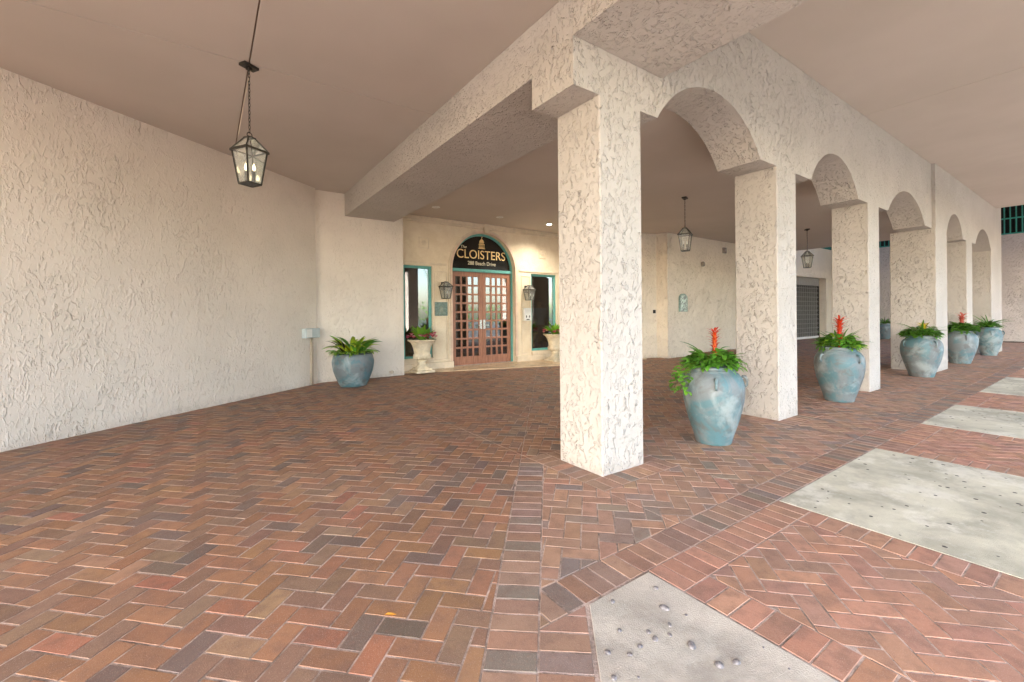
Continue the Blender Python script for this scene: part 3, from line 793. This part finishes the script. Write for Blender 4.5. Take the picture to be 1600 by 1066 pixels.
o = m.build('doorbell_box', M['iron'], bevel=.003); o.location = (8.10, 5.57, 1.347); o.rotation_euler = (0,0,.0); tag(o, 'small black square box on the wall strip left of the plaque wall', 'wall box')
A = thing('arched_plaque', 'small pale green arched plaque on the rough cream wall', 'plaque', (8.99, 5.215, 1.34))
def archpoly(w, h): return [(w, 0)] + [(w*math.cos(t), h-w*.7+w*.7*math.sin(t)) for t in [PI*k/12 for k in range(13)]] + [(-w, 0)]
MB().extr(archpoly(.20,.53)[::-1], -.02, .014).build('plate', flat('sea green glaze', (.27,.38,.33), .4, nz=.2, scale=14), A, bevel=.004)
MB().extr([(x*.78, z*.9+.025) for x, z in archpoly(.20,.53)[::-1]], -.027, -.0205).build('relief', flat('pale glazed relief', (.46,.55,.50), .4, nz=.35, scale=18), A, bevel=.003)
for x, z, lb, sq in ((10.03, 2.81, 'small round grey vent high on the plaque wall', 0), (11.29, 3.33, 'small square grey vent just under the ceiling on the plaque wall', 1)):
    m = MB()
    if sq: m.box(-.09,.09,-.04,.01,-.09,.09).box(-.07,-.01,-.045,-.041,-.07,.07).box(.01,.07,-.045,-.041,-.07,.07)
    else:
        m.add([(.075*math.cos(t), yy, .075*math.sin(t)) for yy in (-.05, .01) for t in [2*PI*k/16 for k in range(16)]], [list(range(16))] + [((k+1) % 16, k, 16+k, 16+(k+1) % 16) for k in range(16)])
        m.ball((0,-.05,0), .045, sc3=(1,.5,1))
    o = m.build('wall_vent', flat('grey vent metal', (.36,.32,.28), .5, .2, nz=.15), bevel=.003); o.location = (x, 5.22, z); tag(o, lb, 'vent', 'vents on the plaque wall')
# junction box with conduit on the left wall
u = wl(.21, -.002)
J1 = thing('junction_box', 'pale grey junction box with a thin conduit at the far end of the left wall', 'junction box', (u[0], u[1], .985), math.atan2(WD[1], WD[0]))
MB().box(-.185, .185, -.10, .0, -.09, .09).build('casing', M['greybox'], J1, bevel=.008)
MB().box(-.170, -.03, -.106, -.101, -.075, .075).build('lid', M['white'], J1, bevel=.003)
m = MB(); m.tube([(.02,-.03,-.09), (.02,-.03,-.98)], .014, 8).tube([(.075,-.02,-.09), (.075,-.02,-.98)], .008, 6); m.build('conduit', M['conduit'], J1)
m = MB(); m.ball((0,0,0), .04, sc3=(1.2,.7,.8)).tube([(0,0,0),(.0,-.05,-.01)], .012, 8).ball((-.05,-.02,.01), .018)
o = m.build('wall_spigot', M['conduit']); o.location = (.66, 6.68, .09); tag(o, 'painted spigot low on the pale wall right of the bowl planter', 'spigot')
m = MB(); m.add([(-.028,0,.002),(-.012,.009,.006),(.010,.008,.004),(.028,0,.003),(.010,-.008,.003),(-.012,-.008,.005),(0,0,.001)], [(0,6,1),(1,6,2),(2,6,3),(3,6,4),(4,6,5),(5,6,0)])
o = m.build('fallen_leaf', M['leaf_dry']); o.location = (-1.934, -.579, .002); o.rotation_euler = (0,0,-.62); tag(o, 'small dry orange leaf lying on the bricks', 'leaf')

# ------------------------------------------------------------------ planters
def pot(label, loc, D, H, rz, fx=1.0):
    P = thing('planter', label, 'planter', loc, rz, 'teal jar planters along the arcade')
    R = D/2
    pr = [(.0,0),(.56,0),(.58,.012),(.60,.04),(.645,.10),(.73,.20),(.83,.32),(.915,.44),(.972,.55),(.998,.65),(1.0,.72),(.975,.79),(.915,.85),(.83,.895),(.74,.918),(.705,.930),(.70,.938),(.735,.948),(.765,.962),(.77,.983),(.74,.998),(.70,1.0),(.67,.985),(.66,.93),(.66,.90),(0,.90)]
    n = len(pr); m = MB(); m.lathe([(r*R, z*H) for r, z in pr[:-1]], 48)
    m.build('jar', M['pot'], P)
    m = MB(); m.lathe([(0,.0),(.655*R,0)], 32, (0,0,.93*H)); m.build('soil', M['soil'], P)
    for k in range(4):
        a = k*PI/2; c, s = math.cos(a), math.sin(a); r0 = R
        pts = [(.90*r0, .868*H), (.965*r0+.012, .862*H), (1.0*r0+.018, .82*H), (1.01*r0+.016, .765*H), (.985*r0+.004, .735*H)]
        m = MB(); m.tube([(r*c, r*s, z) for r, z in pts], [.014,.016,.013,.011,.015], 8)
        m.build('lug_handle', M['pot'], P)
    return P
pots = [('round teal jar planter nearest the camera, between the first and second columns', 1.60, .0, .575, .77, .62),
        ('teal jar planter with an orange bromeliad, between the second and third columns', 4.98, .03, .61, .79, 1.15),
        ('teal jar planter holding a yellow flower before the wide fourth column', 9.02, -.03, .64, .815, .9),
        ('teal jar planter with a pale red flower, fourth from the camera', 12.6, .0, .63, .80, .5),
        ('bluish jar planter with only green leaves, last in the row', 15.85, -.06, .57, .81, .3)]
for lb, x, y, D, H, rz in pots: pot(lb, (x, y, 0), D, H, rz)
P6 = pot('small bluish jar planter against the far end wall, seen past the third column', (23.3, 4.2, 0), .62, .72, .2)
# wide bowl planter by the left corner
B = thing('bowl_planter', 'wide grey and teal bowl planter in the left corner below the junction box', 'planter', (-.34, 5.95, 0))
R, H = .375, .60
MB().lathe([(r*R, z*H) for r, z in [(0,0),(.62,0),(.64,.02),(.72,.12),(.84,.30),(.94,.48),(.99,.66),(1.0,.76),(.975,.84),(.955,.86),(.96,.875),(.94,.93),(.90,.985),(.87,1.0),(.82,.99),(.80,.95),(.80,.90)]], 48).build('bowl', M['pot'], B)
MB().lathe([(0,0),(.79*R,0)], 32, (0,0,.93*H)).build('soil', M['soil'], B)
def urn(label, loc):
    Un = thing('urn', label, 'urn', loc, 0, 'cast stone urns flanking the doors')
    MB().box(-.215,.215,-.215,.215,0,.055).box(-.17,.17,-.17,.17,.056,.10).build('foot', M['castone'], Un, bevel=.008)
    MB().lathe([(.15,.10),(.145,.125),(.105,.15),(.09,.20),(.095,.235),(.125,.25),(.125,.268),(.10,.28)], 32).build('stem', M['castone'], Un)
    pr = [(.10,.28),(.15,.295),(.185,.32),(.20,.36),(.195,.395),(.175,.41),(.178,.45),(.19,.52),(.215,.60),(.25,.66),(.30,.70),(.315,.705),(.318,.725),(.305,.735),(.27,.73),(.255,.70),(.25,.68)]
    MB().lathe(pr, 40).build('bowl', M['castone'], Un)
    m = MB()
    for k in range(18):
        a = 2*PI*k/18; m.ball((.178*math.cos(a), .178*math.sin(a), .35), .026, 8, 6, sc3=(1,1,1.9))
    m.build('gadroons', M['castone'], Un)
    MB().lathe([(0,0),(.25,0)], 28, (0,0,.70)).build('soil', M['soil'], Un)
urn('cream cast stone urn left of the doors, before the left window', (1.36, 6.70, .028))
urn('cream cast stone urn right of the doors, partly behind the first column', (5.20, 6.62, .028))

# ------------------------------------------------------------------ plants
def leaf(m, base, az, L, W, e0, e1, col, seg=7, fold=.25, shape=0, roll=0):
    # e0,e1 = start and end elevation angles of the blade
    p = Vector(base); h = Vector((math.cos(az), math.sin(az), 0)); sd = Vector((-math.sin(az), math.cos(az), 0))
    vs = []; fs = []; cols = []
    for i in range(seg+1):
        t = i/seg; e = e0+(e1-e0)*t; dr = h*math.cos(e)+Vector((0,0,math.sin(e))); up = -h*math.sin(e)+Vector((0,0,math.cos(e)))
        s = (sd*math.cos(roll)+up*math.sin(roll)); u2 = (up*math.cos(roll)-sd*math.sin(roll))
        if shape == 0: w = W*min(1, (t*4+.35))*(1-t)**.55 if t < 1 else 0
        elif shape == 1: w = W*math.sin(PI*min(1, t*.93+.04))**.75*(1-.35*t)
        else: w = W*math.sin(PI*min(1, t**.8))**.9
        w = max(w, .0008)
        vs += [p-s*w+u2*w*fold, p.copy(), p+s*w+u2*w*fold]
        p = p+dr*(L/seg)
    for i in range(seg):
        a = i*3; fs += [(a, a+1, a+4, a+3), (a+1, a+2, a+5, a+4)]
    o = len(m.v); m.v += [tuple(v) for v in vs]
    for k, f in enumerate(fs):
        m.f.append([o+j for j in f]); m.m.append(0); m.sm.append(True)
        c = col if not callable(col) else col(k//2/seg, k % 2); m.col.append(c)
def green(d=1.0, y=0.0):
    k = U(.7, 1.5)*d
    return (.10*k+.16*y, .27*k+.13*y, .03*k)
def spike(m, base, h, r, cols):
    n = 64
    for k in range(n):
        t = k/n; z = h*(.08+.88*t); a = k*2.39996; rr = r*(.3+.35*t)
        L = r*(.75+1.15*max(0, t-.2))*U(.85,1.2); e = U(.75,1.05) if t > .35 else U(1.1,1.3)
        c = cols[0] if t < .22 else (cols[1] if t < .45 else cols[2]); c = tuple(x*U(.85,1.15) for x in c)
        leaf(m, (base[0]+rr*math.cos(a)*.5, base[1]+rr*math.sin(a)*.5, base[2]+z), a, L*1.5, r*.36, e, e-.9, c, 4, .3, 1)
    m.tube([(base[0],base[1],base[2]), (base[0],base[1],base[2]+h*.93)], [r*.6, r*.5], 8)
    m.col = [cols[1] if c is None else c for c in m.col]
def blob_leaves(m, n, R, zc, hz, size, dark=1.0, yel=.0, trail=None):
    for k in range(n):
        a = U(0, 2*PI); rr = R*math.sqrt(U(.05,1)); z = zc+hz*(1-(rr/R)**2)*U(.35,1)
        y = U(0, yel) if rnd() < .35 else 0
        leaf(m, (rr*math.cos(a), rr*math.sin(a), z), a+U(-.9,.9), size*U(.7,1.25), size*.30*U(.8,1.2), U(-.2,1.0), U(-1.1,.0), green(dark, y), 5, .22, 1, U(-.4,.4))
def arrangement(label, loc, rim, flower=None, seed=1, nlong=16, nb=150, Ll=.30, size=.085, cols=None, hsp=.24, yel=.5, trail_dir=None, dark=1.0, nmid=0, cat='plant'):
    random.seed(seed)
    P = thing('potted_plant' if flower is None else 'bromeliad', label, cat, loc, 0, 'plants in the planters')
    m = MB()
    for k in range(nlong):
        a = 2*PI*k/nlong*1.0+U(-.25,.25); e0 = U(.55,1.25)
        leaf(m, (.03*math.cos(a), .03*math.sin(a), .02), a, Ll*U(.9,1.3), .022*U(.85,1.2), e0, e0-U(.7,1.4), green(.75*dark, 0), 9, .35, 0, U(-.2,.2))
    m.build('long_leaves', M['leaf'], P)
    m = MB(); blob_leaves(m, int(nb*1.2), rim*1.03, .055, .17, size*1.35, dark, yel)
    for k in range(int(nb*.12)):          # rim leaves that hang over the lip
        a = U(0, 2*PI); leaf(m, (rim*.9*math.cos(a), rim*.9*math.sin(a), U(.02,.06)), a+U(-.5,.5), size*U(.9,1.4), size*.3, U(.0,.5), U(-1.5,-.8), green(dark, U(0, yel)*.6), 5, .2, 1, U(-.3,.3))
    if trail_dir is not None:
        for s in range(3):
            a0 = trail_dir+U(-.3,.3); p = Vector((rim*.9*math.cos(a0), rim*.9*math.sin(a0), .05)); pts = [p.copy()]
            for i in range(9):
                out = .045 if i < 3 else .012; p = p+Vector((out*math.cos(a0), out*math.sin(a0), .012 if i < 2 else -.035)); pts.append(p.copy())
                for q in range(2):
                    leaf(m, p, a0+U(-1.4,1.4), size*U(.7,1.0), size*.32, U(-.3,.4), U(-1.3,-.5), green(1.15, U(0,.4)), 5, .2, 1, U(-.5,.5))
            m.tube(pts, .0028, 5); 
            m.col = [(.06,.12,.03) if c is None else c for c in m.col]
    m.build('foliage', M['leaf'], P)
    if flower:
        m = MB(); spike(m, (flower[0], flower[1], 0), hsp, flower[2], cols); m.build('flower_spike', M['petal'], P)
    return P
OR = [(.58,.27,.02),(.62,.11,.012),(.58,.045,.01)]
PK = [(.42,.15,.05),(.55,.12,.07),(.58,.16,.11)]
arrangement('orange bromeliad with trailing pothos spilling over the nearest jar', (1.60,.0,.715), .205, (.02,-.01,.036), 11, 16, 190, .33, .085, OR, .42, .35, trail_dir=2.75)
arrangement('red-orange bromeliad and lime leaves in the second jar', (4.98,.03,.735), .215, (-.03,-.02,.05), 12, 18, 190, .40, .09, OR[1:]+[(.60,.05,.015)], .46, .9)
arrangement('yellow-flowered bromeliad with dark green leaves in the third jar', (9.02,-.03,.755), .24, (.0,-.03,.05), 13, 18, 210, .42, .10, [(.4,.36,.03),(.62,.45,.02),(.66,.50,.03)], .27, .1, dark=.8)
arrangement('pale coral bromeliad in the fourth jar', (12.6,.0,.745), .235, (.02,-.03,.06), 14, 16, 210, .38, .11, PK, .46, .1, dark=.85)
arrangement('spiky green plant with a brown-red heart in the last jar', (15.85,-.06,.75), .22, None, 15, 34, 70, .48, .10, None, .2, .4)
arrangement('spiky green plant in the jar against the far end wall', (23.3,4.2,.66), .22, None, 16, 30, 50, .50, .10, None, .2, .6)
# mixed foliage in the bowl planter
random.seed(21)
P = thing('potted_plant', 'dark and yellow-variegated leafy plants filling the wide bowl planter', 'plant', (-.34,5.95,.60), 0, 'plants in the planters')
m = MB()
for k in range(52):
    a = U(0, 2*PI); r = U(.02,.2); y = 0 if rnd() < .45 else U(.5,2.4)
    e0 = U(.75,1.45)
    leaf(m, (r*math.cos(a), r*math.sin(a), 0), a+U(-.3,.3), U(.32,.50), U(.036,.055), e0, e0-U(.9,1.7), green(1.0, y), 8, .25, 1, U(-.5,.5))
m.build('long_leaves', M['leaf'], P)
m = MB()
for k in range(10):
    a = U(2.3,4.6); e0 = U(.9,1.4)
    leaf(m, (-.12+.05*math.cos(a), .0+.05*math.sin(a), 0), a, U(.34,.48), .018, e0, e0-U(.8,1.5), (.05*U(.8,1.3),.04,.022), 8, .25, 1, U(-.5,.5))
m.build('dark_leaves', M['leaf'], P)
m = MB()
for k in range(130):
    a = U(0, 2*PI); r = U(.14,.36); c = green(1.0, 0)
    vari = lambda t, s, c=c, y=U(.4,2.4): c if (.2 < t < .75 and s == 0) else (c[0]+.12*y, c[1]+.11*y, c[2]+.02)
    leaf(m, (r*math.cos(a), r*math.sin(a), .02), a+U(-.7,.7), U(.12,.19), U(.024,.034), U(.1,.9), U(-1.3,-.4), vari, 6, .2, 1, U(-.4,.4))
m.build('foliage', M['leaf'], P)
for lb, loc, sd in (('broad green leaves over pink flowers in the left urn', (1.36,6.70,.755), 31), ('broad green leaves over pink flowers in the right urn', (5.20,6.62,.755), 32)):
    random.seed(sd)
    P = thing('flowering_plant', lb, 'plant', loc, 0, 'plantings in the urns')
    m = MB()
    for k in range(30):
        a = U(0, 2*PI); e0 = U(.8,1.5)
        leaf(m, (.07*math.cos(a), .07*math.sin(a), 0), a, U(.28,.40), U(.045,.065), e0, e0-U(.4,1.1), green(1.3, U(0,.7)), 7, .2, 1, U(-.3,.3))
    m.build('foliage', M['leaf'], P)
    m = MB()
    for k in range(46):
        a = U(0, 2*PI); r = U(.19,.32); c0 = random.choice([(.62,.10,.17),(.75,.28,.34),(.45,.05,.10),(.85,.55,.55)])
        x, y, z = r*math.cos(a), r*math.sin(a), U(.04,.13)
        m = MB()
        for q in range(5):
            leaf(m, (x,y,z), a+q*1.257, .075, .030, .8, -.1, tuple(v*U(.85,1.15) for v in c0), 3, .1, 1)
        m.build('flower', M['petal'], P)
    m = MB()
    for k in range(60):
        a = U(0, 2*PI); r = U(.14,.29); leaf(m, (r*math.cos(a), r*math.sin(a), .0), a+U(-1,1), .07, .02, U(0,.9), U(-1,0), green(.7), 4, .2, 1)
    m.build('low_leaves', M['leaf'], P)

# ------------------------------------------------------------------ figure standing in the lobby
def person():
    J = dict(pel=(0,0,.95), sp=(0,0,1.12), ch=(0,-.02,1.33), nk=(0,-.02,1.48), hd=(0,-.04,1.60), ht=(0,-.03,1.72),
             ls=(.19,0,1.42), le=(.25,.04,1.14), lh=(.20,-.16,.98), lf=(.16,-.25,.98), rs=(-.19,0,1.42), re=(-.24,.02,1.14), rh=(-.16,-.20,1.10), rf=(-.10,-.27,1.12),
             lhip=(.10,0,.90), lk=(.11,-.02,.50), la=(.12,.03,.09), lt=(.13,-.13,.04), rhip=(-.10,0,.90), rk=(-.11,-.02,.50), ra=(-.12,.03,.09), rt=(-.13,-.13,.04))
    rad = dict(pel=.15, sp=.14, ch=.16, nk=.055, hd=.085, ht=.075, ls=.065, le=.045, lh=.03, lf=.028, rs=.065, re=.045, rh=.03, rf=.028, lhip=.10, lk=.065, la=.045, lt=.04, rhip=.10, rk=.065, ra=.045, rt=.04)
    E_ = [('pel','sp'),('sp','ch'),('ch','nk'),('nk','hd'),('hd','ht'),('ch','ls'),('ls','le'),('le','lh'),('lh','lf'),('ch','rs'),('rs','re'),('re','rh'),('rh','rf'),('pel','lhip'),('lhip','lk'),('lk','la'),('la','lt'),('pel','rhip'),('rhip','rk'),('rk','ra'),('ra','rt')]
    ks = list(J); me = bpy.data.meshes.new('person'); me.from_pydata([J[k] for k in ks], [(ks.index(a), ks.index(b)) for a, b in E_], [])
    o = bpy.data.objects.new('person', me); C.objects.link(o)
    sk = o.modifiers.new('skin', 'SKIN'); sk.use_smooth_shade = True
    for i, k in enumerate(ks):
        me.skin_vertices[0].data[i].radius = (rad[k]*(1.15 if k in ('ch','pel','sp') else 1), rad[k]*(.75 if k in ('ch','pel','sp') else 1))
    me.skin_vertices[0].data[0].use_root = True
    o.modifiers.new('sub', 'SUBSURF').levels = 2; o.modifiers['sub'].render_levels = 2
    t = NT('figure'); z = t.n('ShaderNodeSeparateXYZ', {0: t.obj()}).outputs[2]
    c = t.mix(t.m('GREATER_THAN', z, .96), (.05,.06,.10), (.22,.32,.50))
    c = t.mix(t.m('GREATER_THAN', z, 1.47), c, (.45,.26,.18)); c = t.mix(t.m('GREATER_THAN', z, 1.66), c, (.05,.035,.03))
    me.materials.append(t.fin(c, .8))
    o.location = (5.72, 7.95, .02); o.rotation_euler = (0,0,-.5)
    tag(o, 'person in a blue shirt and dark trousers standing behind the right window', 'person')
person()

# ------------------------------------------------------------------ the far side of the street, which the door glass mirrors
random.seed(5)
def palm(x, y, h):
    P = thing('palm_tree', 'tall palm tree across the street', 'tree', (x, y, 0), 0, 'palms across the street')
    m = MB(); m.tube([(0,0,0),(.05,0,h*.3),(.0,.05,h*.7),(0,0,h)], [.24,.19,.17,.15], 12); m.build('trunk', M['bark'], P)
    m = MB()
    for k in range(26):
        a = U(0,2*PI); e0 = U(-.2,1.2); p = Vector((0,0,h)); L = 2.4
        for i in range(14):
            t = i/14; e = e0-1.5*t; dr = Vector((math.cos(a)*math.cos(e), math.sin(a)*math.cos(e), math.sin(e)))
            p = p+dr*L/14
            for s in (-1, 1): leaf(m, p, a+s*1.1, .55*(1-.5*t), .02, -.2, -1.0, green(1.2, .2), 3, .1, 0)
    m.build('crown', M['leaf'], P)
for x, y, h in ((9.0,-13,5.5),(13.5,-15,6.0),(4.5,-14,6.2),(19,-14,5.6)): palm(x, y, h)
m = MB()
for k in range(9000):
    x = U(-14,32); y = -17+U(-.8,.8); z = U(.1,2.1)+.3*math.sin(x*1.7)
    leaf(m, (x,y,z), U(0,6.28), .22, .07, U(-.3,1), U(-1,.3), green(1.5,.3), 2, .1, 1)
o = m.build('hedge', M['leaf']); tag(o, 'clipped green hedge across the street', 'hedge')

# ------------------------------------------------------------------ light
w = bpy.data.worlds.new('World'); sc.world = w; w.use_nodes = True
nt = w.node_tree; bg = nt.nodes['Background']; sky = nt.nodes.new('ShaderNodeTexSky'); sky.sky_type = 'NISHITA'
SUN = Vector((-.93*.809, -.37*.809, .588)).normalized()
sky.sun_disc = False; sky.sun_elevation = math.asin(SUN.z); sky.sun_rotation = math.atan2(SUN.x, SUN.y) % (2*PI)
sky.air_density = 1.0; sky.dust_density = 2.0; sky.ozone_density = 1.0
nt.links.new(sky.outputs[0], bg.inputs[0]); bg.inputs[1].default_value = .15
sd = bpy.data.lights.new('sun', 'SUN'); sd.energy = 2.6; sd.angle = math.radians(.5); sd.color = (1,.96,.90)
so = bpy.data.objects.new('sun', sd); C.objects.link(so); so.rotation_euler = (-SUN).to_track_quat('-Z', 'Y').to_euler()

# the downlight that is switched on, and the candle bulbs in the lantern
for (x, y, z), e, r, nm in (((4.676, 6.20, 3.59), 26, .05, 'downlight_lamp'),):
    L = bpy.data.lights.new(nm, 'SPOT'); L.energy = e; L.spot_size = math.radians(150); L.spot_blend = .8; L.shadow_soft_size = r; L.color = (1,.9,.75)
    o = bpy.data.objects.new(nm, L); C.objects.link(o); o.location = (x, y, z)

# ------------------------------------------------------------------ camera
ANG = .9591; F = 679.36/1600; ROLL = -.0091; CAMP = (-2.57533, -2.43157, 1.3)
cd = bpy.data.cameras.new('camera'); co = bpy.data.objects.new('camera', cd); C.objects.link(co)
cd.sensor_width = 36; cd.lens = 36*F; cd.shift_y = -(533-491.6)/1600; cd.clip_start = .05; cd.clip_end = 400
u = Vector((math.sin(ANG), math.cos(ANG))); v = Vector((-u.y, u.x))
fwd = Vector((u.y, v.y, 0)); right = Vector((u.x, v.x, 0)); up = Vector((0,0,1))
cr, sr = math.cos(ROLL), math.sin(ROLL)
rx = (right*cr + up*sr).normalized(); ux_ = (up*cr - right*sr).normalized()
co.matrix_world = Matrix(((rx.x, ux_.x, -fwd.x, CAMP[0]), (rx.y, ux_.y, -fwd.y, CAMP[1]), (rx.z, ux_.z, -fwd.z, CAMP[2]), (0,0,0,1)))
sc.camera = co
sc.render.resolution_x = 1024; sc.render.resolution_y = 682
sc.view_settings.view_transform = 'Standard'; sc.view_settings.look = 'None'; sc.view_settings.gamma = 1; sc.view_settings.use_curve_mapping = False
sc.view_settings.exposure = 3.3
cy = sc.cycles; cy.use_denoising = True; cy.denoiser = 'OPENIMAGEDENOISE'; cy.max_bounces = 10; cy.diffuse_bounces = 7; cy.glossy_bounces = 4; cy.transmission_bounces = 6; cy.transparent_max_bounces = 12
cy.sample_clamp_indirect = 8
